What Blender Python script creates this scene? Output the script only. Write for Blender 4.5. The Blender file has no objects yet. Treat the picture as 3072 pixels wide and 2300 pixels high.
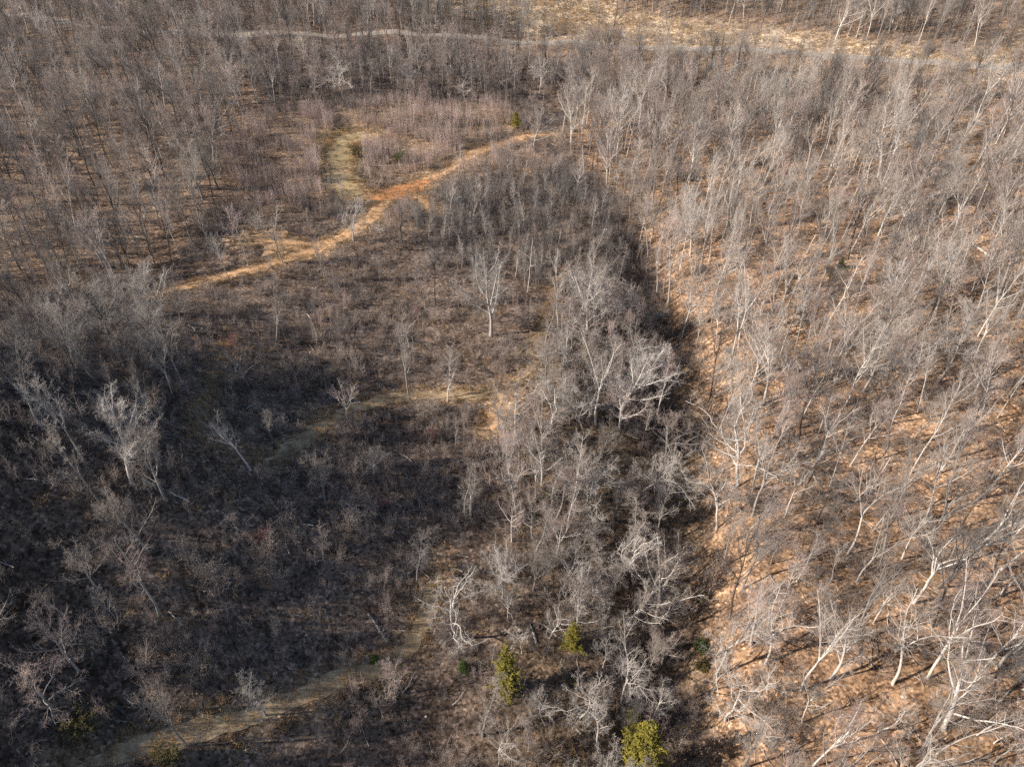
import bpy, math, numpy as np
from mathutils import Vector

# ------------------------------------------------------------------ camera, world, sun, exposure
D = bpy.data
scene = bpy.context.scene
FPX, CXP, CYP = 2200.0, 1536.0, 1150.0      # focal length and centre in pixels of the 3072 x 2300 photograph
PITCH = math.radians(40.0)                  # below the horizon
CAM = np.array([0.0, 0.0, 100.0])

cd = D.cameras.new('camera')
cam = D.objects.new('camera', cd)
scene.collection.objects.link(cam)
cam.location = CAM
cam.rotation_euler = (math.pi / 2 - PITCH, 0, 0)
cd.sensor_width = 36.0
cd.lens = 36.0 * FPX / 3072.0
cd.clip_end = 5000
scene.camera = cam

SUN_EL, SUN_AZ = math.radians(33.5), math.radians(14.0)   # light travels towards +X, turned 14 degrees to +Y
light_dir = Vector((math.cos(SUN_AZ) * math.cos(SUN_EL), math.sin(SUN_AZ) * math.cos(SUN_EL), -math.sin(SUN_EL)))
w = D.worlds.new('World')
scene.world = w
w.use_nodes = True
nt = w.node_tree
sky = nt.nodes.new('ShaderNodeTexSky')
sky.sky_type = 'NISHITA'
sky.sun_disc = False
sky.ozone_density = 3.0
sky.sun_elevation = SUN_EL
sky.sun_rotation = math.atan2(-light_dir.x, -light_dir.y) % (2 * math.pi)
bg = nt.nodes['Background']
bg.inputs['Strength'].default_value = 0.076
nt.links.new(sky.outputs[0], bg.inputs[0])
sl = D.lights.new('sun', 'SUN')
sl.energy = 5.0
sl.angle = math.radians(0.5)
sl.color = (1.0, 0.895, 0.78)
sun = D.objects.new('sun', sl)
sun.rotation_euler = light_dir.to_track_quat('-Z', 'Y').to_euler()
sun.location = (-200, -60, 200)
scene.collection.objects.link(sun)
vs = scene.view_settings
vs.view_transform = 'Standard'
vs.look = 'None'
vs.gamma = 1
vs.exposure = 0.66
scene.cycles.max_bounces = 4
scene.cycles.diffuse_bounces = 2
scene.cycles.glossy_bounces = 1
scene.cycles.use_denoising = False

C = D.collections.new('scene_things')
scene.collection.children.link(C)
rng = np.random.default_rng(7)
BIG = 1.3888    # 2212-pixel-wide notes of the photograph -> 3072

# ------------------------------------------------------------------ terrain and projection
def sstep(a, b, x):
    t = np.clip((x - a) / (b - a), 0, 1)
    return t * t * (3 - 2 * t)

def height(x, y):
    x = np.asarray(x, float); y = np.asarray(y, float)
    vx = np.interp(y, [0, 41, 96, 150, 220, 450, 900], [20, 24, 36, 40, 42, 55, 60])
    d = vx - x
    fade = 1 - 0.9 * sstep(74, 150, y - 8 * sstep(-90, -120, x))
    dl = np.maximum(d, 0)
    dl = np.sqrt(dl * dl + 30) - math.sqrt(30)
    q = dl - 38 + 18 * (1 - sstep(65, 120, y))
    left = 0.05 * np.minimum(dl, 220) + fade * (0.0056 * np.clip(q, 0, 62) ** 2 + 0.68 * np.clip(q - 62, 0, 42) * (1 - sstep(66, 120, y)))  # unseen crest at far left, steepened to throw shade over the lower left
    e = np.maximum(-d, 0)
    e = np.sqrt(e * e + 30) - math.sqrt(30)
    right = 0.13 * np.minimum(e, 200)
    far = 0.10 * np.maximum(y - 385, 0) * sstep(385, 430, y)
    n = (0.8 * np.sin(x * 0.071 + 1.3) * np.sin(y * 0.063 + 0.4) + 0.5 * np.sin(x * 0.13 + y * 0.09 + 2)
         + 0.3 * np.sin(x * 0.31 - y * 0.22) * np.sin(y * 0.27 + 1) + 0.12 * np.sin(x * 0.9 + 1.1 * np.sin(y * 0.5)) * np.sin(y * 0.83 + x * 0.2))
    gully = -6.5 * np.exp(-((d - 3) / 8.0) ** 2) * (1 - sstep(170, 230, y))
    return left + right + far + n + gully

cp, sp = math.cos(PITCH), math.sin(PITCH)

def project(x, y, z):
    dz = np.asarray(z) - CAM[2]
    fw = np.maximum(y * cp - dz * sp, 1e-3)
    up = y * sp + dz * cp
    return CXP + FPX * x / fw, CYP - FPX * up / fw

def unproject(u, v):
    """the ground point under a pixel of the photograph"""
    u = np.asarray(u, float); v = np.asarray(v, float)
    r = (u - CXP) / FPX; t = (CYP - v) / FPX
    dx, dy, dz = r, cp + t * sp, -sp + t * cp
    s = -CAM[2] / np.minimum(dz, -0.02)
    lo = s * 0.3; hi = s * 1.15
    for _ in range(40):
        m = (lo + hi) / 2
        above = CAM[2] + dz * m > height(dx * m, dy * m)
        lo = np.where(above, m, lo); hi = np.where(above, hi, m)
    return dx * lo, dy * lo

def inside(poly, u, v):
    r = np.zeros(np.shape(u), bool)
    n = len(poly)
    for i in range(n):
        x0, y0 = poly[i]; x1, y1 = poly[(i + 1) % n]
        if y0 == y1: continue
        r ^= ((y0 > v) != (y1 > v)) & (u < (x1 - x0) * (v - y0) / (y1 - y0) + x0)
    return r

# what grows where, outlined on the 2212-wide photograph
BANK = [(860, -80), (1330, -80), (1330, 25), (1500, 48), (1700, 70), (1850, 92), (2000, 106), (2212, 105), (2500, 108), (2500, 215),
        (2212, 192), (2080, 160), (1950, 132), (1700, 110), (1420, 98), (1200, 88), (1130, 66), (1030, 28), (900, 5)]
CLEAR = [(700, 284), (812, 282), (815, 308), (772, 335), (770, 385), (805, 408), (760, 428), (706, 420), (698, 360)]
TH1 = [(480, 340), (560, 250), (700, 235), (735, 290), (716, 340), (716, 400), (700, 440), (620, 465), (500, 450)]
TH2 = [(742, 240), (900, 215), (1100, 230), (1110, 280), (1000, 325), (960, 355), (880, 398), (800, 402), (775, 330), (810, 300), (745, 285)]
TH3 = [(960, 385), (1010, 350), (1150, 320), (1250, 400), (1330, 440), (1360, 560), (1200, 640), (1000, 570), (880, 500), (830, 480), (870, 435), (940, 430)]
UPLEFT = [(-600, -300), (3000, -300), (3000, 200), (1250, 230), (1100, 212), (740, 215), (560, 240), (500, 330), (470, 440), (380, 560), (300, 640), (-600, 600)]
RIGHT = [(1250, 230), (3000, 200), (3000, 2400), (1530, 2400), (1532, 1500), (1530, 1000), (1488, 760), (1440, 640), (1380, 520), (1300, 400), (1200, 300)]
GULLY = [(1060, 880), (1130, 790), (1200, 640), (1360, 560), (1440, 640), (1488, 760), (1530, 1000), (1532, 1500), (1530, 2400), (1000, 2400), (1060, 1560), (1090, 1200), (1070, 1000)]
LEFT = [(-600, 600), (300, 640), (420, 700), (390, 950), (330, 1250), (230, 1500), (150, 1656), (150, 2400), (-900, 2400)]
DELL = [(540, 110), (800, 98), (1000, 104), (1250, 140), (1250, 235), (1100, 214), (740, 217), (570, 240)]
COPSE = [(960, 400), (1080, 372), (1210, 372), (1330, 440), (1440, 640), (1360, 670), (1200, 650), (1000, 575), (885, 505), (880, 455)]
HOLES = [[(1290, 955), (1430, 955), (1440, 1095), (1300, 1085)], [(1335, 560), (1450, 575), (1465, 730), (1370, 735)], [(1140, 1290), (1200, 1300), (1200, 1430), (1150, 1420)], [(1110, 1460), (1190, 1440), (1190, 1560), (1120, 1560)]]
FRONT = [(1000, 82), (1420, 100), (1950, 133), (2500, 152), (2500, 225), (2000, 200), (1500, 165), (1000, 130)]
ZN = ['brush', 'bank', 'clear', 'thicket', 'gully', 'right', 'upleft', 'left', 'front', 'dell', 'copse']

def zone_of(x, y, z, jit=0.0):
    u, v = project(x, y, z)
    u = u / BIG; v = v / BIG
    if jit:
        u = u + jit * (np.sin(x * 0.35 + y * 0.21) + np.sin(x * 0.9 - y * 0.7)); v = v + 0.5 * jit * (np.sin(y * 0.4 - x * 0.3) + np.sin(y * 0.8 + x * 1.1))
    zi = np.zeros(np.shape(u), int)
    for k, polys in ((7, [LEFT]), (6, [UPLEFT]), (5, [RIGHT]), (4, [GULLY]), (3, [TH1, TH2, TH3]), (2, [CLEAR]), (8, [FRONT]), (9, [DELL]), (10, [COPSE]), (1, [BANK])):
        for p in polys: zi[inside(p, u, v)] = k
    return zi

# tracks, as pixel polylines of the 2212-wide photograph, with widths in metres
TRACKS = {
    'upper': ([(1190, 292), (1150, 293), (1100, 305), (1050, 322), (1000, 348), (960, 374), (920, 392), (880, 412), (845, 428), (815, 455), (790, 482), (760, 502), (715, 524), (680, 540), (640, 552), (600, 566), (560, 580), (500, 595), (440, 608), (380, 625), (330, 638)], 3.4),
    'clay': ([(785, 420), (815, 430), (845, 426), (880, 410), (912, 396), (935, 386)], 6.5),
    'spur': ([(885, 412), (905, 428), (932, 452), (940, 462)], 2.6),
    'meadow': ([(805, 426), (765, 420), (738, 402), (728, 370), (733, 330), (742, 306), (765, 297), (800, 296)], 7.0),
    'sandy': ([(520, 520), (560, 512), (600, 520), (645, 540), (680, 540)], 8.0),
    'middle': ([(1150, 800), (1120, 826), (1060, 852), (1010, 852), (960, 856), (900, 853), (850, 857), (790, 873), (750, 886), (715, 905), (680, 930), (640, 960), (605, 982), (570, 994)], 2.6),
    'grassy': ([(1110, 835), (1090, 870), (1070, 905), (1062, 935)], 4.5),
    'old': ([(505, 725), (470, 790), (445, 850), (435, 905), (430, 945), (470, 965), (520, 985), (570, 994)], 1.5),
    'lower': ([(140, 1668), (215, 1640), (300, 1612), (380, 1590), (470, 1568), (540, 1548), (600, 1525), (660, 1497), (730, 1470), (790, 1452), (840, 1432), (880, 1402), (905, 1370), (925, 1320), (940, 1265), (955, 1215)], 2.5),
    'gully': ([(1215, 590), (1190, 650), (1172, 720), (1150, 770)], 2.4),
}
ROAD = [(-160, 8), (0, 26), (130, 50), (260, 64), (400, 74), (520, 76), (700, 78), (900, 76), (1000, 80), (1200, 90), (1420, 100), (1600, 108), (1700, 112), (1830, 122), (1950, 133), (2080, 142), (2212, 146), (2400, 150)]

def smooth_line(px, step=1.0):
    p = np.array(px, float) * BIG
    x, y = unproject(p[:, 0], p[:, 1])
    q = np.stack([x, y], 1)
    for _ in range(3):     # corner cutting
        a = q[:-1] * .75 + q[1:] * .25; b = q[:-1] * .25 + q[1:] * .75
        q = np.vstack([q[:1], np.stack([a, b], 1).reshape(-1, 2), q[-1:]])
    s = np.concatenate([[0], np.cumsum(np.linalg.norm(np.diff(q, axis=0), axis=1))])
    t = np.arange(0, s[-1], step)
    return np.stack([np.interp(t, s, q[:, 0]), np.interp(t, s, q[:, 1])], 1)

LINES = {k: (smooth_line(p), wd) for k, (p, wd) in TRACKS.items()}
ROADLINE = smooth_line(ROAD, 2.0)

def dist_line(x, y, line):
    d = np.full(np.shape(x), 1e9)
    flat = d.reshape(-1); xf = np.ravel(x); yf = np.ravel(y)
    lo = line.min(0) - 14; hi = line.max(0) + 14
    m = np.where((xf > lo[0]) & (xf < hi[0]) & (yf > lo[1]) & (yf < hi[1]))[0]
    for c in np.array_split(m, max(1, len(m) // 20000)):
        if len(c):
            flat[c] = np.sqrt(((xf[c, None] - line[None, :, 0]) ** 2 + (yf[c, None] - line[None, :, 1]) ** 2).min(1))
    return flat.reshape(np.shape(x))

def track_clear(x, y):
    """metres from the edge of the nearest track or road"""
    d = dist_line(x, y, ROADLINE) - 3.0
    for l, wd in LINES.values(): d = np.minimum(d, dist_line(x, y, l) - wd / 2)
    return d

# ------------------------------------------------------------------ materials
def mat(name, rough=0.9):
    m = D.materials.new(name); m.use_nodes = True
    n = m.node_tree.nodes; b = n['Principled BSDF']
    b.inputs['Roughness'].default_value = rough
    b.inputs['Specular IOR Level'].default_value = 0.15
    return m, n, m.node_tree.links, b

def noise(n, l, scale, detail=4, vec=None, rough=0.6):
    t = n.new('ShaderNodeTexNoise'); t.inputs['Scale'].default_value = scale; t.inputs['Detail'].default_value = detail; t.inputs['Roughness'].default_value = rough
    if vec: l.new(vec, t.inputs['Vector'])
    return t.outputs['Fac']

def ramp(n, l, fac, stops):
    r = n.new('ShaderNodeValToRGB'); e = r.color_ramp.elements
    while len(e) < len(stops): e.new(0.5)
    for q, (p, c) in zip(e, stops): q.position = p; q.color = (*c, 1)
    l.new(fac, r.inputs[0])
    return r.outputs[0]

def mix(n, l, a, b, fac, kind='MIX'):
    m = n.new('ShaderNodeMix'); m.data_type = 'RGBA'; m.blend_type = kind
    for s, v in ((m.inputs[6], a), (m.inputs[7], b)):
        if isinstance(v, tuple): s.default_value = (*v, 1)
        else: l.new(v, s)
    if isinstance(fac, float): m.inputs[0].default_value = fac
    else: l.new(fac, m.inputs[0])
    return m.outputs[2]

def wood(name, stops, scale=3.0, obj_var=0.35):
    """bark: noise through a ramp, and each plant a little lighter or darker, warmer or greyer"""
    m, n, l, b = mat(name)
    tc = n.new('ShaderNodeTexCoord'); oi = n.new('ShaderNodeObjectInfo')
    c = ramp(n, l, noise(n, l, scale, 3, tc.outputs['Object']), stops)
    k = n.new('ShaderNodeMapRange'); l.new(oi.outputs['Random'], k.inputs[0])
    k.inputs[3].default_value = 1 - obj_var; k.inputs[4].default_value = 1 + obj_var * 0.6
    v = n.new('ShaderNodeVectorMath'); v.operation = 'SCALE'; l.new(c, v.inputs[0]); l.new(k.outputs[0], v.inputs['Scale'])
    l.new(v.outputs[0], b.inputs['Base Color'])
    return m

M_PALE = wood('pale_bark', [(0.3, (0.42, 0.38, 0.34)), (0.5, (0.60, 0.56, 0.51)), (0.7, (0.74, 0.70, 0.65))], 2.0, 0.4)
M_GREY = wood('grey_bark', [(0.3, (0.19, 0.175, 0.16)), (0.55, (0.33, 0.31, 0.285)), (0.75, (0.46, 0.435, 0.40))], 2.0, 0.3)
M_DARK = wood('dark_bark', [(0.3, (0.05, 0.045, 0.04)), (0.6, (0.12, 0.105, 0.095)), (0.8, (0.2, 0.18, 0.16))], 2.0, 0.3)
M_TWIG = wood('tan_grey_twigs', [(0.3, (0.33, 0.27, 0.225)), (0.7, (0.55, 0.465, 0.40))], 0.5, 0.3)
M_TWIGP = wood('pinkish_twigs', [(0.3, (0.38, 0.28, 0.245)), (0.7, (0.58, 0.45, 0.40))], 0.5, 0.3)
M_TWIGD = wood('dark_grey_twigs', [(0.3, (0.17, 0.16, 0.155)), (0.7, (0.31, 0.29, 0.28))], 0.5, 0.3)
M_TWIGW = wood('pale_twigs', [(0.3, (0.46, 0.41, 0.36)), (0.7, (0.68, 0.62, 0.56))], 0.5, 0.25)
M_BRUSH = wood('brown_brush_stems', [(0.3, (0.25, 0.205, 0.175)), (0.7, (0.46, 0.39, 0.345))], 0.6, 0.45)
M_SAPL = wood('sapling_stems', [(0.3, (0.54, 0.42, 0.37)), (0.7, (0.74, 0.60, 0.54))], 0.6, 0.4)
M_SHADEBR = wood('shade_darkened_stems', [(0.3, (0.11, 0.098, 0.098)), (0.7, (0.23, 0.205, 0.20))], 0.6, 0.45)  # brush stems with the shade of the dim slopes put into their colour
M_RED = wood('red_bud_twigs', [(0.3, (0.26, 0.13, 0.125)), (0.7, (0.42, 0.235, 0.22))], 0.6, 0.2)
M_CEDAR = wood('yellow_green_needles', [(0.25, (0.12, 0.11, 0.018)), (0.5, (0.27, 0.235, 0.045)), (0.75, (0.44, 0.365, 0.09))], 1.1, 0.15)
M_GREEN = wood('green_leaves', [(0.3, (0.04, 0.07, 0.015)), (0.7, (0.11, 0.16, 0.04))], 1.2, 0.2)
M_OLIVE = wood('olive_leaves', [(0.3, (0.09, 0.075, 0.025)), (0.7, (0.19, 0.155, 0.055))], 1.2, 0.2)
M_GRASS = wood('dry_grass_blades', [(0.3, (0.36, 0.235, 0.12)), (0.7, (0.54, 0.375, 0.21))], 0.8, 0.3)
M_ROCK = wood('pale_stone', [(0.3, (0.30, 0.28, 0.26)), (0.7, (0.55, 0.53, 0.5))], 2.5, 0.3)

def ground_material():
    m, n, l, b = mat('leaf_litter_and_soil', 0.95)
    tc = n.new('ShaderNodeTexCoord'); co = tc.outputs['Object']
    at = n.new('ShaderNodeAttribute'); at.attribute_name = 'zone_color'
    big = ramp(n, l, noise(n, l, 0.045, 5, co), [(0.3, (0.62, 0.62, 0.62)), (0.7, (1.3, 1.3, 1.3))])
    mid = ramp(n, l, noise(n, l, 0.35, 5, co), [(0.32, (0.50, 0.46, 0.42)), (0.5, (0.95, 0.95, 0.95)), (0.68, (1.35, 1.35, 1.3))])
    vo = n.new('ShaderNodeTexVoronoi'); vo.inputs['Scale'].default_value = 2.6; l.new(co, vo.inputs['Vector'])
    sep = n.new('ShaderNodeSeparateColor'); l.new(vo.outputs['Color'], sep.inputs[0])
    leaf = ramp(n, l, sep.outputs[0], [(0.0, (0.4, 0.36, 0.33)), (0.55, (1.0, 1.0, 1.0)), (0.9, (1.5, 1.45, 1.4)), (1.0, (2.2, 2.2, 2.3))])
    fine = ramp(n, l, noise(n, l, 1.6, 6, co, 0.75), [(0.3, (0.45, 0.42, 0.4)), (0.7, (1.5, 1.5, 1.5))])
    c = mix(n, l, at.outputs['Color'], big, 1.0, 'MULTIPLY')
    c = mix(n, l, c, mid, 1.0, 'MULTIPLY')
    c = mix(n, l, c, leaf, 1.0, 'MULTIPLY')
    c = mix(n, l, c, fine, 0.8, 'MULTIPLY')
    l.new(c, b.inputs['Base Color'])
    bp = n.new('ShaderNodeBump'); bp.inputs['Strength'].default_value = 0.9; bp.inputs['Distance'].default_value = 0.25
    l.new(noise(n, l, 1.3, 6, co, 0.7), bp.inputs['Height']); l.new(bp.outputs[0], b.inputs['Normal'])
    return m

def track_material(name, a, b_, cc):
    m, n, l, b = mat(name, 0.95)
    tc = n.new('ShaderNodeTexCoord'); co = tc.outputs['Object']
    base = ramp(n, l, noise(n, l, 0.33, 6, co, 0.7), [(0.34, a), (0.5, b_), (0.66, cc)])
    fine = ramp(n, l, noise(n, l, 1.4, 6, co, 0.75), [(0.28, (0.5, 0.48, 0.45)), (0.72, (1.45, 1.45, 1.4))])
    l.new(mix(n, l, base, fine, 0.9, 'MULTIPLY'), b.inputs['Base Color'])
    bp = n.new('ShaderNodeBump'); bp.inputs['Strength'].default_value = 0.7; bp.inputs['Distance'].default_value = 0.15
    l.new(noise(n, l, 1.6, 5, co), bp.inputs['Height']); l.new(bp.outputs[0], b.inputs['Normal'])
    return m

M_GROUND = ground_material()
M_TAN = track_material('tan_grass_track', (0.46, 0.295, 0.165), (0.60, 0.385, 0.22), (0.62, 0.36, 0.19))
M_CLAY = track_material('orange_clay', (0.56, 0.33, 0.17), (0.62, 0.26, 0.11), (0.54, 0.35, 0.19))
M_DIM = track_material('brown_grass_track', (0.29, 0.215, 0.14), (0.44, 0.33, 0.205), (0.38, 0.27, 0.17))
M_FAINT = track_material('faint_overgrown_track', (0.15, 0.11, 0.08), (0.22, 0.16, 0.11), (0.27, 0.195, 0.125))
M_MEADOW = track_material('straw_meadow', (0.32, 0.235, 0.135), (0.46, 0.35, 0.20), (0.38, 0.31, 0.16))
M_ROAD = track_material('gravel_road', (0.25, 0.22, 0.19), (0.33, 0.295, 0.26), (0.40, 0.33, 0.26))

# ------------------------------------------------------------------ mesh helpers
def big_mesh(name, V, F, mats, mi=None, smooth=True):
    me = D.meshes.new(name)
    V = np.asarray(V, np.float32); F = np.asarray(F, np.int32)
    me.vertices.add(len(V)); me.vertices.foreach_set('co', V.ravel())
    k = F.shape[1]
    me.loops.add(F.size); me.loops.foreach_set('vertex_index', F.ravel())
    me.polygons.add(len(F))
    me.polygons.foreach_set('loop_start', np.arange(0, F.size, k, dtype=np.int32))
    me.polygons.foreach_set('loop_total', np.full(len(F), k, np.int32))
    if mi is not None: me.polygons.foreach_set('material_index', np.asarray(mi, np.int32))
    me.polygons.foreach_set('use_smooth', np.full(len(F), smooth))
    for m in mats: me.materials.append(m)
    me.update(calc_edges=True)
    return me

def link(name, me, parent=None, label=None, cat=None, group=None, kind=None):
    o = D.objects.new(name, me); C.objects.link(o)
    if parent: o.parent = parent
    for k, v in (('label', label), ('category', cat), ('group', group), ('kind', kind)):
        if v: o[k] = v
    return o

def norm(a): return a / np.maximum(np.linalg.norm(a, axis=-1, keepdims=True), 1e-9)

def tubes(P, R, sides):
    """P (N,n,3), R (N,n) -> verts, quads of N tapered tubes"""
    N, n, _ = P.shape
    T = np.empty_like(P); T[:, 1:-1] = P[:, 2:] - P[:, :-2]; T[:, 0] = P[:, 1] - P[:, 0]; T[:, -1] = P[:, -1] - P[:, -2]
    T = norm(T)
    ref = np.where(np.abs(T[:, :1, 2:3]) > 0.8, np.array([1.0, 0, 0]), np.array([0, 0, 1.0]))
    A = norm(np.cross(T, np.broadcast_to(ref, T.shape))); B = np.cross(T, A)
    an = np.arange(sides) * 2 * math.pi / sides
    V = P[:, :, None] + R[:, :, None, None] * (A[:, :, None] * np.cos(an)[:, None] + B[:, :, None] * np.sin(an)[:, None])
    idx = np.arange(N * n * sides).reshape(N, n, sides)
    a = idx[:, :-1]; b = np.roll(a, -1, 2); d = idx[:, 1:]; c = np.roll(d, -1, 2)
    return V.reshape(-1, 3), np.stack([a, b, c, d], -1).reshape(-1, 4)

def join(parts):
    V, F, o = [], [], 0
    for v, f in parts:
        V.append(v); F.append(f + o); o += len(v)
    return np.vstack(V), np.vstack(F)

def shoots(r, P, R, L, k, t0, t1, ang, ratio, npts, trop, wig, rk, rmin, shape=0.5, clump=False):
    """side shoots of the branches P: k each between t0 and t1 of the length"""
    N, n, _ = P.shape
    t = t0 + (t1 - t0) * (np.arange(k)[None] + r.random((N, k))) / k
    s = t * (n - 1); i = np.minimum(s.astype(int), n - 2); f = (s - i)[..., None]
    rows = np.arange(N)[:, None]
    base = P[rows, i] * (1 - f) + P[rows, i + 1] * f
    tan = norm(P[rows, i + 1] - P[rows, i])
    rad = R[rows, i] * (1 - f[..., 0]) + R[rows, i + 1] * f[..., 0]
    az = (np.arange(k)[None] * 2.4 + r.random((N, 1)) * 6.28 + r.normal(0, .5, (N, k)))
    ref = np.where(np.abs(tan[..., 2:3]) > 0.85, np.array([1.0, 0, 0]), np.array([0, 0, 1.0]))
    A = norm(np.cross(tan, ref)); B = np.cross(tan, A)
    an = np.radians(r.uniform(ang[0], ang[1], (N, k)))[..., None]
    d = tan * np.cos(an) + (A * np.cos(az)[..., None] + B * np.sin(az)[..., None]) * np.sin(an)
    tr = (t - t0) / max(t1 - t0, 1e-6)
    ln = L[:, None] * ratio * (1 - shape * tr) * r.uniform(0.55, 1.25, (N, k))
    d = d.reshape(-1, 3); ln = ln.reshape(-1); base = base.reshape(-1, 3)
    out = np.empty((N * k, npts, 3)); out[:, 0] = base
    for j in range(1, npts):
        d = norm(d + np.array([0, 0, trop]) + r.normal(0, wig, d.shape))
        out[:, j] = out[:, j - 1] + d * (ln / (npts - 1))[:, None]
    r0 = np.maximum(np.minimum(rad.reshape(-1) * 0.75, ln * rk), rmin)
    RR = r0[:, None] * np.linspace(1, 0.35, npts)[None]
    RR = np.maximum(RR, rmin * 0.6)
    return out, RR, ln

def stem(r, H, rad, n, wig, sink=0.5, tip=0.25):
    d = np.array([0, 0, 1.0]); p = [np.array([0, 0, -sink])]; st = (H + sink) / (n - 1)
    for j in range(n - 1):
        d = norm(d + r.normal(0, wig, 3) * np.array([1, 1, 0.2]) + np.array([0, 0, 0.12])); p.append(p[-1] + d * st)
    R = rad * (1 - (1 - tip) * np.linspace(0, 1, n) ** 0.85); R[0] *= 1.35
    return np.array(p)[None], R[None], np.array([H])

def make_tree(seed, kind):
    """-> (trunk verts, faces), (crown verts, faces), height"""
    r = np.random.default_rng(seed)
    trunk, crown = [], []
    if kind == 'forest':        # tall clear bole, ascending brush of limbs
        H = 20; P0, R0, L0 = stem(r, H * 0.86, 0.175, 14, 0.045)
        P1, R1, L1 = shoots(r, P0, R0, L0, 13, 0.42, 0.99, (22, 50), 0.38, 8, 0.07, 0.09, 0.02, 0.03, 0.5)
        P2, R2, L2 = shoots(r, P1, R1, L1, 8, 0.25, 0.99, (22, 50), 0.42, 5, 0.08, 0.12, 0.013, 0.014, 0.4)
        P3, R3, L3 = shoots(r, P2, R2, L2, 6, 0.2, 1, (22, 55), 0.48, 4, 0.06, 0.14, 0.01, 0.0085, 0.3)
        P4, R4, L4 = shoots(r, P3, R3, L3, 5, 0.1, 1, (20, 55), 0.6, 3, 0.04, 0.15, 0.01, 0.007, 0.3)
    elif kind == 'forked':      # bole that parts into a few leaders
        H = 20; P0, R0, L0 = stem(r, H * 0.5, 0.195, 9, 0.05, tip=0.7)
        P1, R1, L1 = shoots(r, P0, R0, np.array([H]), 5, 0.72, 1.0, (12, 34), 0.56, 10, 0.05, 0.08, 0.016, 0.05, 0.1)
        P2, R2, L2 = shoots(r, P1, R1, L1, 11, 0.2, 0.99, (22, 52), 0.34, 6, 0.07, 0.11, 0.013, 0.016, 0.45)
        P3, R3, L3 = shoots(r, P2, R2, L2, 7, 0.2, 1, (22, 55), 0.44, 4, 0.05, 0.14, 0.01, 0.0085, 0.3)
        P4, R4, L4 = shoots(r, P3, R3, L3, 5, 0.1, 1, (20, 55), 0.6, 3, 0.04, 0.15, 0.01, 0.007, 0.3)
    elif kind == 'spreading':   # open-grown, wide crown from low down
        H = 20; P0, R0, L0 = stem(r, H * 0.8, 0.30, 13, 0.06)
        P1, R1, L1 = shoots(r, P0, R0, L0, 15, 0.25, 0.97, (28, 66), 0.55, 10, 0.08, 0.10, 0.014, 0.035, 0.5)
        P2, R2, L2 = shoots(r, P1, R1, L1, 12, 0.15, 0.99, (26, 56), 0.36, 6, 0.06, 0.13, 0.012, 0.015, 0.4)
        P3, R3, L3 = shoots(r, P2, R2, L2, 8, 0.1, 1, (25, 60), 0.46, 4, 0.04, 0.16, 0.01, 0.0085, 0.3)
        P4, R4, L4 = shoots(r, P3, R3, L3, 6, 0.1, 1, (20, 60), 0.6, 3, 0.02, 0.17, 0.01, 0.007, 0.3)
    elif kind == 'crooked':     # pale contorted limbs, few twigs
        H = 14; P0, R0, L0 = stem(r, H * 0.62, 0.17, 10, 0.12, tip=0.4)
        P1, R1, L1 = shoots(r, P0, R0, np.array([H]), 12, 0.35, 1, (30, 78), 0.45, 11, 0.05, 0.22, 0.0105, 0.035, 0.25)
        P2, R2, L2 = shoots(r, P1, R1, L1, 8, 0.25, 1, (30, 65), 0.36, 7, 0.05, 0.22, 0.012, 0.017, 0.4)
        P3, R3, L3 = shoots(r, P2, R2, L2, 6, 0.2, 1, (30, 60), 0.45, 5, 0.04, 0.2, 0.012, 0.009, 0.3)
        P4, R4, L4 = shoots(r, P3, R3, L3, 7, 0.15, 1, (25, 60), 0.6, 3, 0.02, 0.2, 0.01, 0.007, 0.3)
    elif kind == 'vine':        # trunk clothed in a fuzz of climbers
        H = 13; P0, R0, L0 = stem(r, H, 0.20, 12, 0.09)
        P1, R1, L1 = shoots(r, P0, R0, L0, 46, 0.12, 1, (35, 95), 0.15, 6, -0.02, 0.28, 0.02, 0.022, 0.3)
        P2, R2, L2 = shoots(r, P1, R1, L1, 6, 0.1, 1, (30, 80), 0.5, 5, -0.04, 0.28, 0.014, 0.012, 0.3)
        P3, R3, L3 = shoots(r, P2, R2, L2, 5, 0.1, 1, (30, 80), 0.6, 4, -0.06, 0.28, 0.012, 0.0085, 0.3)
        P4, R4, L4 = shoots(r, P3, R3, L3, 2, 0.2, 1, (30, 80), 0.6, 3, -0.04, 0.25, 0.01, 0.007, 0.3)
    else:                       # 'young': slim leader with fine ascending twigs
        H = 12; P0, R0, L0 = stem(r, H, 0.10, 12, 0.04, tip=0.12)
        P1, R1, L1 = shoots(r, P0, R0, L0, 24, 0.25, 0.98, (28, 58), 0.26, 6, 0.07, 0.1, 0.014, 0.015, 0.7)
        P2, R2, L2 = shoots(r, P1, R1, L1, 7, 0.15, 1, (25, 55), 0.42, 5, 0.06, 0.13, 0.012, 0.009, 0.35)
        P3, R3, L3 = shoots(r, P2, R2, L2, 6, 0.15, 1, (25, 55), 0.55, 3, 0.05, 0.15, 0.01, 0.007, 0.3)
        P4, R4, L4 = shoots(r, P3, R3, L3, 4, 0.2, 1, (20, 55), 0.6, 3, 0.04, 0.15, 0.01, 0.006, 0.3)
    trunk.append(tubes(P0, R0, 7))
    (crown if kind in ('vine', 'young') else trunk).append(tubes(P1, R1, 5))
    limbs = crown + [tubes(P2, R2, 4)]
    tv, tf = join(trunk); cv, cf = join(limbs + [tubes(P3, R3, 3), tubes(P4, R4, 3)])
    nl = sum(len(f) for _, f in limbs)
    top = np.percentile(cv[:, 2], 99.8)
    s = 1.0 / top           # unit height, scaled per tree
    return (tv * s, tf), (cv * s, cf), (np.arange(len(cf)) >= nl).astype(int)

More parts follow.
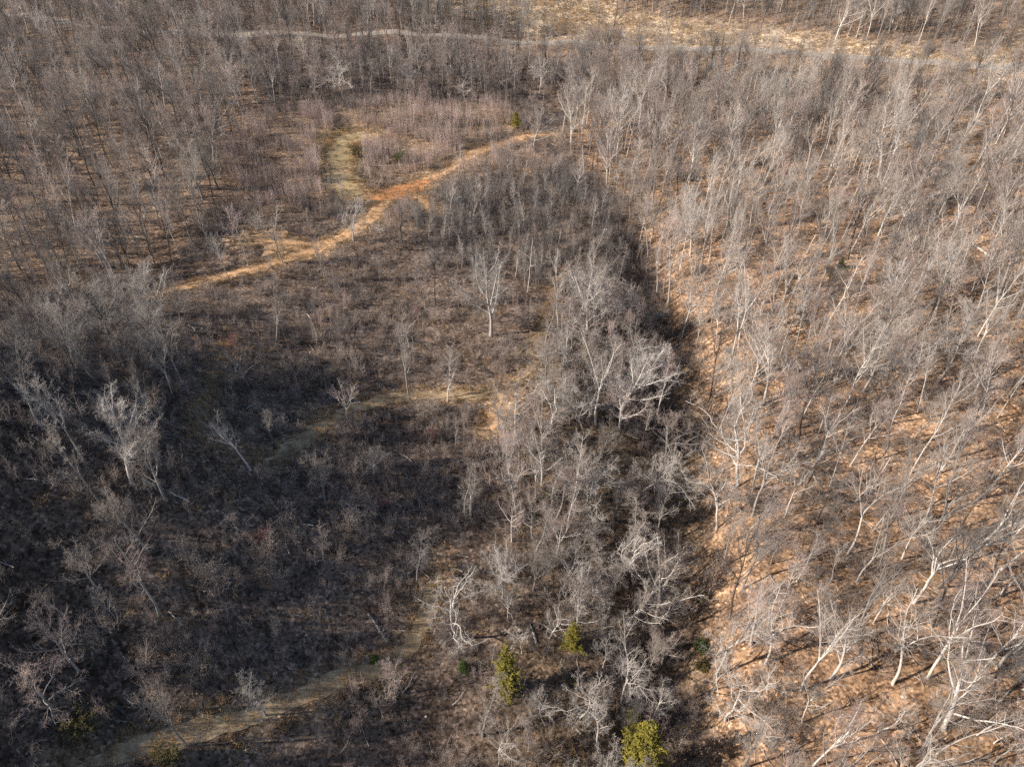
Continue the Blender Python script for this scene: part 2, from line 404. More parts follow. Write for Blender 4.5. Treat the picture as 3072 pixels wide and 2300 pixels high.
def make_shrub(seed, H=2.6, stems=9, leafy=False):
    r = np.random.default_rng(seed)
    d = norm(np.stack([r.normal(0, .45, stems), r.normal(0, .45, stems), np.ones(stems)], 1))
    n = 6; P = np.empty((stems, n, 3)); P[:, 0] = np.stack([r.normal(0, .22, stems), r.normal(0, .22, stems), np.full(stems, -.1)], 1)
    ln = H * r.uniform(.55, 1.1, stems)
    for j in range(1, n):
        d = norm(d + np.array([0, 0, .05]) + r.normal(0, .14, d.shape)); P[:, j] = P[:, j - 1] + d * (ln / (n - 1))[:, None]
    R = np.linspace(.022, .008, n)[None] * np.ones((stems, 1))
    P1, R1, L1 = shoots(r, P, R, ln, 8, .15, 1, (25, 70), .45, 4, .03, .2, .012, .008, .4)
    P2, R2, L2 = shoots(r, P1, R1, L1, 5, .15, 1, (25, 70), .55, 3, .0, .22, .012, .0065, .3)
    parts = [tubes(P, R, 3), tubes(P1, R1, 3), tubes(P2, R2, 3)]
    lv = None
    if leafy:
        P3, R3, L3 = shoots(r, P2, R2, L2, 4, .1, 1, (20, 90), .3, 3, .0, .3, .2, .03, .0)
        R3[:] = np.array([.02, .055, .01]); lv = tubes(P3, R3, 4)
    return join(parts), lv

def make_saplings(seed, n_st=6, H=6.0, spread=1.3):
    r = np.random.default_rng(seed)
    parts = []
    for _ in range(n_st):
        P0, R0, L0 = stem(r, H * r.uniform(.6, 1.1), .035, 8, .04, .2, .15)
        P0 = P0 + np.array([r.uniform(-spread, spread), r.uniform(-spread, spread), 0])
        P1, R1, L1 = shoots(r, P0, R0, L0, 16, .25, 1, (22, 50), .24, 4, .06, .12, .012, .009, .6)
        P2, R2, L2 = shoots(r, P1, R1, L1, 5, .15, 1, (22, 50), .45, 3, .04, .15, .01, .007, .3)
        parts += [tubes(P0, R0, 4), tubes(P1, R1, 3), tubes(P2, R2, 3)]
    return join(parts)

def make_cedar(seed, H=10.0, wide=0.26):
    """-> trunk, foliage"""
    r = np.random.default_rng(seed)
    P0, R0, L0 = stem(r, H, .16, 10, .03, .4, .1)
    P1, R1, L1 = shoots(r, P0, R0, L0, 95, .05, .99, (38, 75), wide, 6, .06, .1, .012, .012, .82)
    P2, R2, L2 = shoots(r, P1, R1, L1, 9, .15, 1, (25, 65), .42, 4, .03, .16, .02, .014, .4)
    P3, R3, L3 = shoots(r, P2, R2, L2, 11, .05, 1, (20, 75), .5, 4, .08, .22, .05, .02, .3)
    R3[:] = np.array([.015, .032, .028, .008]); R2[:] = np.array([.02, .03, .03, .02])
    return join([tubes(P0, R0, 7), tubes(P1, R1, 3)]), join([tubes(P2, R2, 4), tubes(P3, R3, 4)])

def make_tuft(seed):
    r = np.random.default_rng(seed); n = 26
    d = norm(np.stack([r.normal(0, .5, n), r.normal(0, .5, n), np.ones(n)], 1))
    P = np.empty((n, 4, 3)); P[:, 0] = np.stack([r.normal(0, .28, n), r.normal(0, .28, n), np.full(n, -.05)], 1)
    ln = r.uniform(.35, .8, n)
    for j in range(1, 4):
        d = norm(d + np.array([0, 0, -.16]) + r.normal(0, .12, d.shape)); P[:, j] = P[:, j - 1] + d * (ln / 3)[:, None]
    R = np.array([.014, .016, .012, .004])[None] * np.ones((n, 1))
    return tubes(P, R, 3)

def make_sticks(seed):
    """a broken branch lying on the ground, with side twigs"""
    r = np.random.default_rng(seed)
    d = np.array([[1.0, 0, 0.0]]); n = 7; P = np.empty((1, n, 3)); P[:, 0] = (-1.2, 0, .1); L = np.array([2.6])
    for j in range(1, n):
        d = norm(d + r.normal(0, .16, 3) * np.array([.3, 1, .25])); P[:, j] = P[:, j - 1] + d * L[0] / (n - 1)
    P[:, :, 2] = np.abs(P[:, :, 2]) + .05
    R = np.linspace(.055, .02, n)[None]
    P1, R1, L1 = shoots(r, P, R, L, 6, .2, 1, (25, 60), .35, 4, 0, .2, .02, .014, .3)
    P1[:, :, 2] = np.abs(P1[:, :, 2]) * .6 + .04
    return join([tubes(P, R, 4), tubes(P1, R1, 3)])

def make_rock(seed):
    r = np.random.default_rng(seed)
    import bmesh
    bm = bmesh.new(); bmesh.ops.create_icosphere(bm, subdivisions=2, radius=.5)
    k = r.normal(0, 1, (5, 3))
    for v in bm.verts:
        c = np.array(v.co); f = 1 + .16 * sum(math.sin(float(c @ q) * 3 + i) for i, q in enumerate(k)) / 2
        v.co = Vector((c[0] * f * 1.2, c[1] * f, c[2] * f * .65))
    bm.verts.ensure_lookup_table()
    V = np.array([v.co[:] for v in bm.verts]); F = np.array([[v.index for v in f.verts] for f in bm.faces]); bm.free()
    return V, F

# ------------------------------------------------------------------ ground
def axis(parts):
    out = [parts[0][0]]
    for a, b, s0, s1 in parts:
        x = a
        while x < b:
            x += s0 + (s1 - s0) * min(1, (x - a) / (b - a)); out.append(x)
    return np.array(out)
ay = axis([(-60, 30, 6, 1.0), (30, 230, .8, .8), (230, 470, .8, 2.2), (470, 1700, 2.5, 90)])
ax = axis([(0, 110, .8, .8), (110, 330, .8, 2.5), (330, 1400, 3, 120)])
ax = np.concatenate([-ax[:0:-1], ax])
GX, GY = np.meshgrid(ax, ay)
GZ = height(GX, GY)
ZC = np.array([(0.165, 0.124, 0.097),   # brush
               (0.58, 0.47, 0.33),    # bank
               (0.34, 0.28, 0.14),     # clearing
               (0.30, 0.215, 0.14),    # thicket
               (0.15, 0.11, 0.075),  # gully, tree shade worked into the soil tone
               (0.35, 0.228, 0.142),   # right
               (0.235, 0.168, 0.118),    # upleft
               (0.125, 0.098, 0.08),  # left, the slope's shade put into the colour
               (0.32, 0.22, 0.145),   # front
               (0.15, 0.112, 0.088),  # dell, painted darker for its shaded bank
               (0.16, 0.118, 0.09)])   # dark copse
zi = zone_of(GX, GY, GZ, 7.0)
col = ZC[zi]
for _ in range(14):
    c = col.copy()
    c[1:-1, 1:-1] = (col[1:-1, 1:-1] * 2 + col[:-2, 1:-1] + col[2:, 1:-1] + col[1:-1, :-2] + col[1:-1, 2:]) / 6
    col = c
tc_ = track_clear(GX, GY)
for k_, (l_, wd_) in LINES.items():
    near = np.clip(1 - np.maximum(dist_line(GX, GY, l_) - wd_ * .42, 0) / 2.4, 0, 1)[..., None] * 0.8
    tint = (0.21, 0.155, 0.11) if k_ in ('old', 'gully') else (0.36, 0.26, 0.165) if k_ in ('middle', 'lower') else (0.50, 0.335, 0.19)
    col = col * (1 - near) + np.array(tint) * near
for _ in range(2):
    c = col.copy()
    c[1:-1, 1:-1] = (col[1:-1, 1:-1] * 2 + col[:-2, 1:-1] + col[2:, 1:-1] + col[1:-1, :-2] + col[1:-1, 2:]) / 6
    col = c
ny, nx = GX.shape
gi = np.arange(ny * nx).reshape(ny, nx)
GF = np.stack([gi[:-1, :-1], gi[:-1, 1:], gi[1:, 1:], gi[1:, :-1]], -1).reshape(-1, 4)
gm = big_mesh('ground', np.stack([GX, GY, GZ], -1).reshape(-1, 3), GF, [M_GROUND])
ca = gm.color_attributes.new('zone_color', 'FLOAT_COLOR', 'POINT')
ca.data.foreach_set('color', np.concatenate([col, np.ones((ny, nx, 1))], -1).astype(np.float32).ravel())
link('ground', gm, kind='structure', label='brown leaf-littered hillside and valley floor under the bare woods')

def ribbon(name, line, wd, m, lift, label, jag=0.5):
    t = np.gradient(line, axis=0); t = norm(t); nrm = np.stack([-t[:, 1], t[:, 0]], 1)
    n = len(line); k = 9
    r = np.random.default_rng(len(line))
    s = np.arange(n)
    def edge(ph): return jag * wd * (0.16 * np.sin(s * .31 + ph) + 0.14 * np.sin(s * .83 + 2 * ph) + 0.12 * r.normal(0, 1, n))
    taper = np.clip(np.minimum(s, n - 1 - s) / 5.0, 0.15, 1) if jag > .2 else np.ones(n)
    lft = (-wd / 2 + edge(1.0)) * taper; rgt = (wd / 2 + edge(4.0)) * taper
    f = np.linspace(0, 1, k)
    off = lft[:, None] * (1 - f) + rgt[:, None] * f
    X = line[:, None, 0] + nrm[:, None, 0] * off; Y = line[:, None, 1] + nrm[:, None, 1] * off
    Z = height(X, Y) + lift - 0.03 * (np.abs(f - .5) * 2) ** 4
    i = np.arange(n * k).reshape(n, k)
    F = np.stack([i[:-1, :-1], i[1:, :-1], i[1:, 1:], i[:-1, 1:]], -1).reshape(-1, 4)[:, ::-1]
    return link(name, big_mesh(name, np.stack([X, Y, Z], -1).reshape(-1, 3), F, [m]), kind='structure', label=label)

ribbon('road', ROADLINE, 6.5, M_ROAD, .14, 'pale grey gravel road crossing the far woods', 0.05)
for k, m, lift, lb in (('upper', M_TAN, .10, 'tan dirt track curving past the orange clay fork'), ('clay', M_CLAY, .135, 'bare orange clay patch at the track fork'),
                       ('spur', M_TAN, .115, 'short orange clay spur below the fork'), ('meadow', M_MEADOW, .09, 'straw coloured grassy lane beside the sapling thicket'),
                       ('sandy', M_TAN, .085, 'sandy pale clearing beside the upper track'), ('middle', M_DIM, .10, 'brown grassy track across the middle of the brush'),
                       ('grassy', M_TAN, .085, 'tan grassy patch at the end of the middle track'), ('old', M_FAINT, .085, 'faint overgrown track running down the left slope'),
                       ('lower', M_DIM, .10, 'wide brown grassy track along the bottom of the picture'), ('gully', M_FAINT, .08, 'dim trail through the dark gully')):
    ribbon('path', LINES[k][0], LINES[k][1], m, lift, lb, {'meadow': 1.3, 'sandy': 1.3, 'clay': 1.0, 'grassy': 1.3, 'lower': .5, 'old': 1.2}.get(k, .6))

# ------------------------------------------------------------------ sources for trees
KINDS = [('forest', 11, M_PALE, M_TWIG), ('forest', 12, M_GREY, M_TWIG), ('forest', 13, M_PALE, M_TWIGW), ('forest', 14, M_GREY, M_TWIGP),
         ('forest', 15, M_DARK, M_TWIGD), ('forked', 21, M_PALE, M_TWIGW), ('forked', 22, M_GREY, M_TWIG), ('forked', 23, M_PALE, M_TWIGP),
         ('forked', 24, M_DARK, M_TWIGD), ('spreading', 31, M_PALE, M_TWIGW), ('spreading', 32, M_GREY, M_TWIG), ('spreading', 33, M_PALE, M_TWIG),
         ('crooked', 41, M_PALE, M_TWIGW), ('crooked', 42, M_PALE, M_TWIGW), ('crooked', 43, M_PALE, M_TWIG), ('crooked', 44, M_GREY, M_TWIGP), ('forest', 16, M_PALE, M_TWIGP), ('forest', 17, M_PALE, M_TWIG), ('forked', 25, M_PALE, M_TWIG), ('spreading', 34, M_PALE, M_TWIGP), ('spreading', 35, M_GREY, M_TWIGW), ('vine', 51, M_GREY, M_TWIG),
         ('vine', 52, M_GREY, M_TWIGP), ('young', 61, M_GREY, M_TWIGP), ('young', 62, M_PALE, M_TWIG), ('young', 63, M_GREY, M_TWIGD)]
BARK = {M_PALE.name: 'pale', M_GREY.name: 'grey', M_DARK.name: 'dark'}
TRUNKS, CROWNS, WHOLE = [], [], []
src = D.collections.new('tree_sources')      # sources of the far wood; never linked to the scene
for i, (kd, sd, mb, mt) in enumerate(KINDS):
    (tv, tf), (cv, cf), ci_ = make_tree(sd, kd)
    TRUNKS.append(big_mesh('trunk', tv, tf, [mb])); CROWNS.append(big_mesh('crown', cv, cf, [mb, mt], ci_))
    V, F = join([(tv, tf), (cv, cf)])
    o = D.objects.new('bare_tree_source_%02d' % i, big_mesh('bare_tree', V, F, [mb, mt], np.concatenate([np.zeros(len(tf), int), ci_])))
    src.objects.link(o); WHOLE.append(o)
BY = {}
for i, k in enumerate(KINDS): BY.setdefault(k[0], []).append(i)

# ------------------------------------------------------------------ trees read off the photograph: base and tip pixel (3072 wide), kind, bark
P, G, K = 'pale', 'grey', 'dark'
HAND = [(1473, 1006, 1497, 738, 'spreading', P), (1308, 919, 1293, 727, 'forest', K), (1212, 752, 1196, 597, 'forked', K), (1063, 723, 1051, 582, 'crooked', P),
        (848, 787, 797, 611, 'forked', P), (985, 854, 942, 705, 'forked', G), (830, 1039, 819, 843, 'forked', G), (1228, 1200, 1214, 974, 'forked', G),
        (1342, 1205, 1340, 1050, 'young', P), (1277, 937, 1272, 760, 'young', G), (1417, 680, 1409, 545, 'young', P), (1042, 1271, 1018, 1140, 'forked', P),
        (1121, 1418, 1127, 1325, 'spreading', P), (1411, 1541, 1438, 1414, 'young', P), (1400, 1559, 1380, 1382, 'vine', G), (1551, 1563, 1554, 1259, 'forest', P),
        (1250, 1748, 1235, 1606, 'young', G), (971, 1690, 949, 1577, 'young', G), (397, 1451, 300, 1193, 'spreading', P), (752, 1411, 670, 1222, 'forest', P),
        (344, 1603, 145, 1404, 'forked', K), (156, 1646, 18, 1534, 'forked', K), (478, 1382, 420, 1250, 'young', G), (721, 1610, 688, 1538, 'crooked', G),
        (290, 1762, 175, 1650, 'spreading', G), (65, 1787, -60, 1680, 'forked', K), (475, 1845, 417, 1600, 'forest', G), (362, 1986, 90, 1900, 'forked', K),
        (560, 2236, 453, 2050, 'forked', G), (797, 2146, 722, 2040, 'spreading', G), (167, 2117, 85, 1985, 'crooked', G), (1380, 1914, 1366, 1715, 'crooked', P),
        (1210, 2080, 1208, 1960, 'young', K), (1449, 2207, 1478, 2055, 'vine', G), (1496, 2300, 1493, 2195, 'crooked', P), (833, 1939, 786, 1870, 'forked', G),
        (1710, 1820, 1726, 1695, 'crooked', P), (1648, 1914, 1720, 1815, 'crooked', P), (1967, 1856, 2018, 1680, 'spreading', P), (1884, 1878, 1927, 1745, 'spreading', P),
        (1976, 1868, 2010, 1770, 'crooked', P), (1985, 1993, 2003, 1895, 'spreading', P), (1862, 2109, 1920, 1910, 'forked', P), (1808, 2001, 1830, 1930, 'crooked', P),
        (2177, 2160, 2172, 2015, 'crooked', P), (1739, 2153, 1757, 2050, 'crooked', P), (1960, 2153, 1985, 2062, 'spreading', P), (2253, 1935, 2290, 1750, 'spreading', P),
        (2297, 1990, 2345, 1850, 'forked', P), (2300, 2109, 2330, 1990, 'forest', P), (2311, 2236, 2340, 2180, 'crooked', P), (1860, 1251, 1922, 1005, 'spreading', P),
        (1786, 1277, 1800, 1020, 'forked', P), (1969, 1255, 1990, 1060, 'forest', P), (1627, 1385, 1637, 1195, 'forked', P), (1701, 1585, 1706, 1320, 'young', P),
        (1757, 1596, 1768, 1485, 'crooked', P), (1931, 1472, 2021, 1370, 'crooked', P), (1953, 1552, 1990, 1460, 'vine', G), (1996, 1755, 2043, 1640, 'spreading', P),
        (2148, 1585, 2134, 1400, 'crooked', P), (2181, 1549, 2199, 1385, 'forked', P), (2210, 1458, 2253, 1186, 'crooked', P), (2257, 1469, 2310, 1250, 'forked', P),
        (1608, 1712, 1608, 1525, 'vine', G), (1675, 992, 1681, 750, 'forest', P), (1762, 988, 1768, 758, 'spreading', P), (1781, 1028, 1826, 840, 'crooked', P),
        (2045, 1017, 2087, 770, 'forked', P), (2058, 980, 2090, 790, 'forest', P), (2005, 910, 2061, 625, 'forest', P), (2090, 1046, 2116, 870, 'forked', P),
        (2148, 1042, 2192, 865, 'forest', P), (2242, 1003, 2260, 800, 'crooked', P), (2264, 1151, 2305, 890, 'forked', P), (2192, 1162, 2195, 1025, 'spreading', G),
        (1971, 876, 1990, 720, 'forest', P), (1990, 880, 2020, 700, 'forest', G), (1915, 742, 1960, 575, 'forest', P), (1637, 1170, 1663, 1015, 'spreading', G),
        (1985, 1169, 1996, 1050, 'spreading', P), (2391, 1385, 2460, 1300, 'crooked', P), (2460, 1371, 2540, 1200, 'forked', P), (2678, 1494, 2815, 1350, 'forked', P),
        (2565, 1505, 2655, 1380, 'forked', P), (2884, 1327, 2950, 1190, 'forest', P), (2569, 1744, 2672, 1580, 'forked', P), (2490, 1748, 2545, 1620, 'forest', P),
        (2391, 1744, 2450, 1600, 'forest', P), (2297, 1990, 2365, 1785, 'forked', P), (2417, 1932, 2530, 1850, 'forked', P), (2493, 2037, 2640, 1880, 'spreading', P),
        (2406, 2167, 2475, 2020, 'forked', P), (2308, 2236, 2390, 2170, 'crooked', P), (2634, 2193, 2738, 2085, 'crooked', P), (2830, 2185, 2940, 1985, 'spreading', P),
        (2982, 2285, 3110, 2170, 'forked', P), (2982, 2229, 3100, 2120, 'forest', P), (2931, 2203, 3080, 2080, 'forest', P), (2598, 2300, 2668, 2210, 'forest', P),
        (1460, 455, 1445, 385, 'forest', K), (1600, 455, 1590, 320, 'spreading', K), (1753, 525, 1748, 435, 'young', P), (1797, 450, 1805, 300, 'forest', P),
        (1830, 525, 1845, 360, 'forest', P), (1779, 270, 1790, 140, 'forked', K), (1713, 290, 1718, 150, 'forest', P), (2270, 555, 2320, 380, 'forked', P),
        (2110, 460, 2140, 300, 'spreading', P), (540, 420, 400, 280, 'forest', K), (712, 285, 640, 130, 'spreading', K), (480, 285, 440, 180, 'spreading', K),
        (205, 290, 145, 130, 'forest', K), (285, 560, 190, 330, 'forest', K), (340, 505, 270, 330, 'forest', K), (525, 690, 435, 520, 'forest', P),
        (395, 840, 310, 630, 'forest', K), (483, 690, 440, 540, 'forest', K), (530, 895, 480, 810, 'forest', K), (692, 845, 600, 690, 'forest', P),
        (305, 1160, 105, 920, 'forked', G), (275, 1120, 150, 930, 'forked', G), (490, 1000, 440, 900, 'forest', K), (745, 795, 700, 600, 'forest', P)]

def tree_height(bx, by, v_top):
    """ground point of the base pixel and the height that brings the tip to row v_top"""
    x, y = unproject(bx, by); z = float(height(x, y)); x = float(x); y = float(y)
    lo, hi = 1.0, 45.0
    for _ in range(30):
        m = (lo + hi) / 2
        if project(x, y, z + m)[1] > v_top: lo = m
        else: hi = m
    return x, y, z, lo

TREES = []    # dict per tree
rr = np.random.default_rng(3)
for bx, by, tx, ty, kd, bk in HAND:
    x, y, z, H = tree_height(bx, by, ty)
    H = min(max(H, 5.0), 30.0)
    u, v = project(x, y, z + H)
    px_m = FPX / (y * cp - (z + H - CAM[2]) * sp)
    lean = max(-.32, min(.32, math.atan2((tx - float(u)) / px_m, H)))
    opts = [i for i in BY[kd] if BARK[KINDS[i][2].name] == bk] or BY[kd]
    TREES.append(dict(x=x, y=y, z=z, H=H, k=int(rr.choice(opts)), rx=0.0, ry=lean, rz=float(rr.uniform(0, 6.28)), hand=True))
    if (bx, by) == (1473, 1006): TREES[-1].update(k=9, H=H * 1.05)

# everything else: a jittered grid thinned by zone
SP = {'brush': 12.5, 'bank': 20, 'clear': 60, 'thicket': 13, 'gully': 4.3, 'right': 4.4, 'upleft': 5.1, 'left': 6.0, 'front': 9.5, 'dell': 5.2, 'copse': 5.0}
MIXES = {'right': [('forest', .58), ('forked', .30), ('spreading', .05), ('crooked', .02), ('young', .05)], 'upleft': [('forest', .55), ('forked', .25), ('spreading', .06), ('vine', .04), ('young', .10)],
         'left': [('forest', .35), ('forked', .3), ('spreading', .2), ('young', .15)], 'gully': [('crooked', .30), ('spreading', .2), ('vine', .2), ('forked', .15), ('young', .15)],
         'brush': [('young', .78), ('forked', .12), ('crooked', .10)], 'thicket': [('young', .7), ('forest', .3)], 'bank': [('forest', .4), ('young', .6)], 'clear': [('young', 1.0)], 'front': [('forest', .6), ('young', .4)], 'dell': [('forest', .35), ('vine', .3), ('forked', .15), ('crooked', .2)], 'copse': [('young', .68), ('forest', .17), ('vine', .15)]}
HGT = {'right': (15, 23), 'upleft': (15, 22), 'left': (10, 16), 'gully': (9, 16), 'brush': (7, 13), 'thicket': (8, 14), 'bank': (8, 14), 'clear': (6, 8), 'front': (11, 18), 'dell': (12, 19), 'copse': (9, 15)}
cell = 2.5
gx, gy = np.meshgrid(np.arange(-330, 330, cell), np.arange(-5, 500, cell))
gx = gx.ravel() + rr.uniform(0, cell, gx.size); gy = gy.ravel() + rr.uniform(0, cell, gy.size)
gz = height(gx, gy)
gu, gv = project(gx, gy, gz)
ok = (gu > -750) & (gu < 3500) & (gv < 3100) & (gv > -130)
gx, gy, gz, gu, gv = gx[ok], gy[ok], gz[ok], gu[ok], gv[ok]
zz = zone_of(gx, gy, gz, 5.0)
clr = track_clear(gx, gy)
order = rr.permutation(len(gx))
hx = np.array([t['x'] for t in TREES]); hy = np.array([t['y'] for t in TREES])
bucket = {}
for t in TREES: bucket.setdefault((int(t['x'] // 10), int(t['y'] // 10)), []).append((t['x'], t['y'], 1.0))
patch = 0.5 + 0.5 * np.sin(gx * .06 + 2 * np.sin(gy * .031)) * np.sin(gy * .05 + 1.5 * np.sin(gx * .04))   # denser and thinner groves
for i in order:
    zn = ZN[zz[i]]
    if clr[i] < 1.2: continue
    if any(abs(gu[i] - eu) < 60 and -20 < gv[i] - ev < 170 for eu, ev in ((1525, 2080), (1916, 2330), (1712, 1950), (2520, 808), (1392, 2015))): continue   # the evergreens stand free
    dv_ = float(np.interp(gy[i], [0, 41, 96, 150, 220, 450, 900], [20, 24, 36, 40, 42, 55, 60])) - gx[i]
    if zn in ('gully', 'right') and -2.5 < dv_ < 5.5 and gy[i] < 165: continue
    if zn in ('gully', 'copse') and any(inside(h_, gu[i] / BIG, gv[i] / BIG) for h_ in HOLES): continue
    s = SP[zn] * (0.82 + 0.45 * patch[i]) * (1.2 if zn == 'right' and gy[i] > 150 else 1)
    cx, cy = int(gx[i] // 10), int(gy[i] // 10); n = int(s // 10) + 1
    good = True
    for a in range(cx - n, cx + n + 1):
        for b in range(cy - n, cy + n + 1):
            for (qx, qy, qs) in bucket.get((a, b), ()):
                if (qx - gx[i]) ** 2 + (qy - gy[i]) ** 2 < (s * .8) ** 2: good = False; break
            if not good: break
        if not good: break
    if not good: continue
    bucket.setdefault((cx, cy), []).append((gx[i], gy[i], s))
    ks, ps = zip(*MIXES[zn])
    kd = str(rr.choice(ks, p=ps)); opts = BY[kd]
    if zn == 'copse': opts = [q for q in opts if KINDS[q][3] is not M_TWIGP and KINDS[q][3] is not M_TWIGW] or opts
    if zn in ('upleft', 'left', 'dell') and rr.random() < .65: opts = [q for q in opts if KINDS[q][2] is not M_PALE] or opts  # fewer pale barks, standing in for trunks seen from their shaded side
    a, b = HGT[zn]
    H = (a + (b - a) * rr.beta(2.2, 1.6)) * rr.choice([1, 1, 1, .7]) * (0.65 if kd == 'young' else 0.8 if kd in ('crooked', 'vine') and zn != 'gully' else 1)
    TREES.append(dict(x=float(gx[i]), y=float(gy[i]), z=float(gz[i]), H=float(H), k=int(rr.choice(opts)), rx=float(rr.normal(0, .05)), ry=float(rr.normal(0, .05)), rz=float(rr.uniform(0, 6.28)), hand=False))
for t in TREES: t['w'] = t['H'] * float(rr.uniform(1.0, 1.35) if t['hand'] else rr.uniform(.82, 1.3))

for t in TREES:
    u, v = project(t['x'], t['y'], t['z']); u2, v2 = project(t['x'], t['y'], t['z'] + t['H'])
    t['u'], t['v'] = float(u), float(v); t['u2'], t['v2'] = float(u2), float(v2)
    mu, mv = (u + u2) / 2, (v + v2) / 2
    dep = t['y'] * cp - (t['z'] - CAM[2]) * sp
    t['size'] = t['H'] / dep * (1.6 if t['hand'] else 1.0) if (20 < mu < 3052 and 20 < mv < 2280) else 0
    if KINDS[t['k']][0] == 'young': t['size'] *= .55
    if (t['u'] < 0 or t['u'] > 3072 or t['v'] > 2300 or t['v'] < 0): t['size'] *= .55
TREES.sort(key=lambda t: -t['size'])
OWN, REST = TREES[:300], TREES[300:]

# ------------------------------------------------------------------ other single things
LANDMARKS = []     # (u, v in the 3072-wide photograph, how a label calls it)
def landmark(x, y, z, text):
    u, v = project(x, y, z); LANDMARKS.append((float(u), float(v), text))

def thing(name, x, y, z, label, cat, group=None, rz=0.0, s=1.0):
    o = D.objects.new(name, None); C.objects.link(o)
    o.location = (x, y, z); o.rotation_euler = (0, 0, rz); o.scale = (s, s, s)
    o['label'] = label; o['category'] = cat
    if group: o['group'] = group
    o.empty_display_size = .5
    return o

# evergreens: pixel of the base, height in pixels, foliage, label
for i, (u, v, top, wide, m, label, lm) in enumerate([
        (1525, 2080, 1945, .24, M_CEDAR, 'yellow-green columnar cedar standing alone in brush left of the gully trees', 'the columnar cedar'),
        (1916, 2330, 2172, .30, M_CEDAR, 'bright yellow-green conical cedar at the bottom edge of the picture', 'the bottom cedar'),
        (1891, 2172, 2120, .34, M_CEDAR, 'small yellow-green cedar bush just above the bottom conical cedar', 'the small cedar bush'),
        (1712, 1950, 1868, .32, M_CEDAR, 'olive-green cedar under a white crooked tree in the gully', 'the gully cedar'),
        (1392, 2015, 1985, .5, M_GREEN, 'small bright green evergreen bush left of the columnar cedar', 'the small green bush'),
        (1126, 1988, 1965, .5, M_GREEN, 'dull green evergreen bush above the bottom grassy track', 'the dull green bush'),
        (2520, 808, 772, .42, M_GREEN, 'single vivid green evergreen on the sunlit right slope', 'the lone green evergreen'),
        (1765, 1092, 1030, .36, M_CEDAR, 'dark olive cedar hidden at the foot of the central gully trees', 'the olive cedar'),
        (1548, 385, 335, .45, M_CEDAR, 'yellow-green bush at the dark end of the upper track', 'the yellow-green bush')]):
    x, y, z, H = tree_height(u, v, top)
    H = max(H, 1.5)
    (tv, tf), (fv, ff) = make_cedar(70 + i, 10.0, wide)
    s = H / 10.0
    o = thing('cedar_tree', x, y, z, label, 'evergreen', 'evergreens among the bare trees', i * 1.1, s)
    link('trunk', big_mesh('trunk', tv, tf, [M_GREY]), o); link('foliage', big_mesh('foliage', fv, ff, [m]), o)
    landmark(x, y, z, lm)

# shrubs that stand out by colour
for i, (u, v, H, m, leaf, label, lm) in enumerate([
        (700, 1035, 3.6, M_RED, None, 'reddish budding shrub on the left slope under a bent grey tree', 'the left red shrub'),
        (1300, 1318, 2.8, M_RED, None, 'bright red-twigged shrub in the brush below the middle track', 'the bright red shrub'),
        (1252, 950, 3.0, M_RED, None, 'dull red shrub beside a thin tree in the central brush', 'the dull red shrub'),
        (1150, 1520, 2.4, M_RED, None, 'small crimson shrub in the lower central brush', 'the crimson shrub'),
        (795, 1612, 2.6, M_RED, None, 'dark red shrub on the shaded lower left slope', 'the dark red shrub'),
        (1066, 470, 4.2, M_BRUSH, M_OLIVE, 'round olive-leaved bush on the straw-coloured lane', 'the olive bush'),
        (1200, 490, 4.0, M_BRUSH, M_GREEN, 'dark green leafy bush inside the pinkish sapling thicket', 'the dark green bush'),
        (960, 545, 3.2, M_BRUSH, M_OLIVE, 'brownish olive bush at the left of the grassy lane', 'the brown-olive bush'),
        (1650, 1500, 3.0, M_BRUSH, M_OLIVE, 'yellowish leafy shrub among the lower gully trees', 'the yellowish shrub'),
        (505, 2285, 2.6, M_BRUSH, M_OLIVE, 'mossy olive bush below the bottom grassy track', 'the mossy bush'),
        (2098, 1946, 2.4, M_BRUSH, M_GREEN, 'green mossy shrub on the shaded line left of the bright slope', 'the mossy shrub'),
        (2106, 1800, 2.0, M_BRUSH, M_OLIVE, 'yellow-green low shrub at the gully edge beside sunlit litter', 'the low edge shrub'),
        (2104, 2004, 1.8, M_BRUSH, M_OLIVE, 'olive low shrub below the green mossy one at the gully edge', 'the olive edge shrub'),
        (255, 2190, 3.2, M_BRUSH, M_OLIVE, 'dim olive bush in the bottom left corner shade', 'the corner bush')]):
    x, y = (float(q) for q in unproject(u, v)); z = float(height(x, y))
    st, lv = make_shrub(90 + i, H, 16, leaf is not None)
    if leaf:
        o = thing('shrub', x, y, z, label, 'shrub', 'leafy shrubs', 0)
        link('stems', big_mesh('stems', *st, [m]), o); link('leaves', big_mesh('leaves', *lv, [leaf]), o)
    else:
        o = link('shrub', big_mesh('shrub', *st, [m]), None, label, 'shrub', 'red-twigged shrubs'); o.location = (x, y, z)
    landmark(x, y, z, lm)

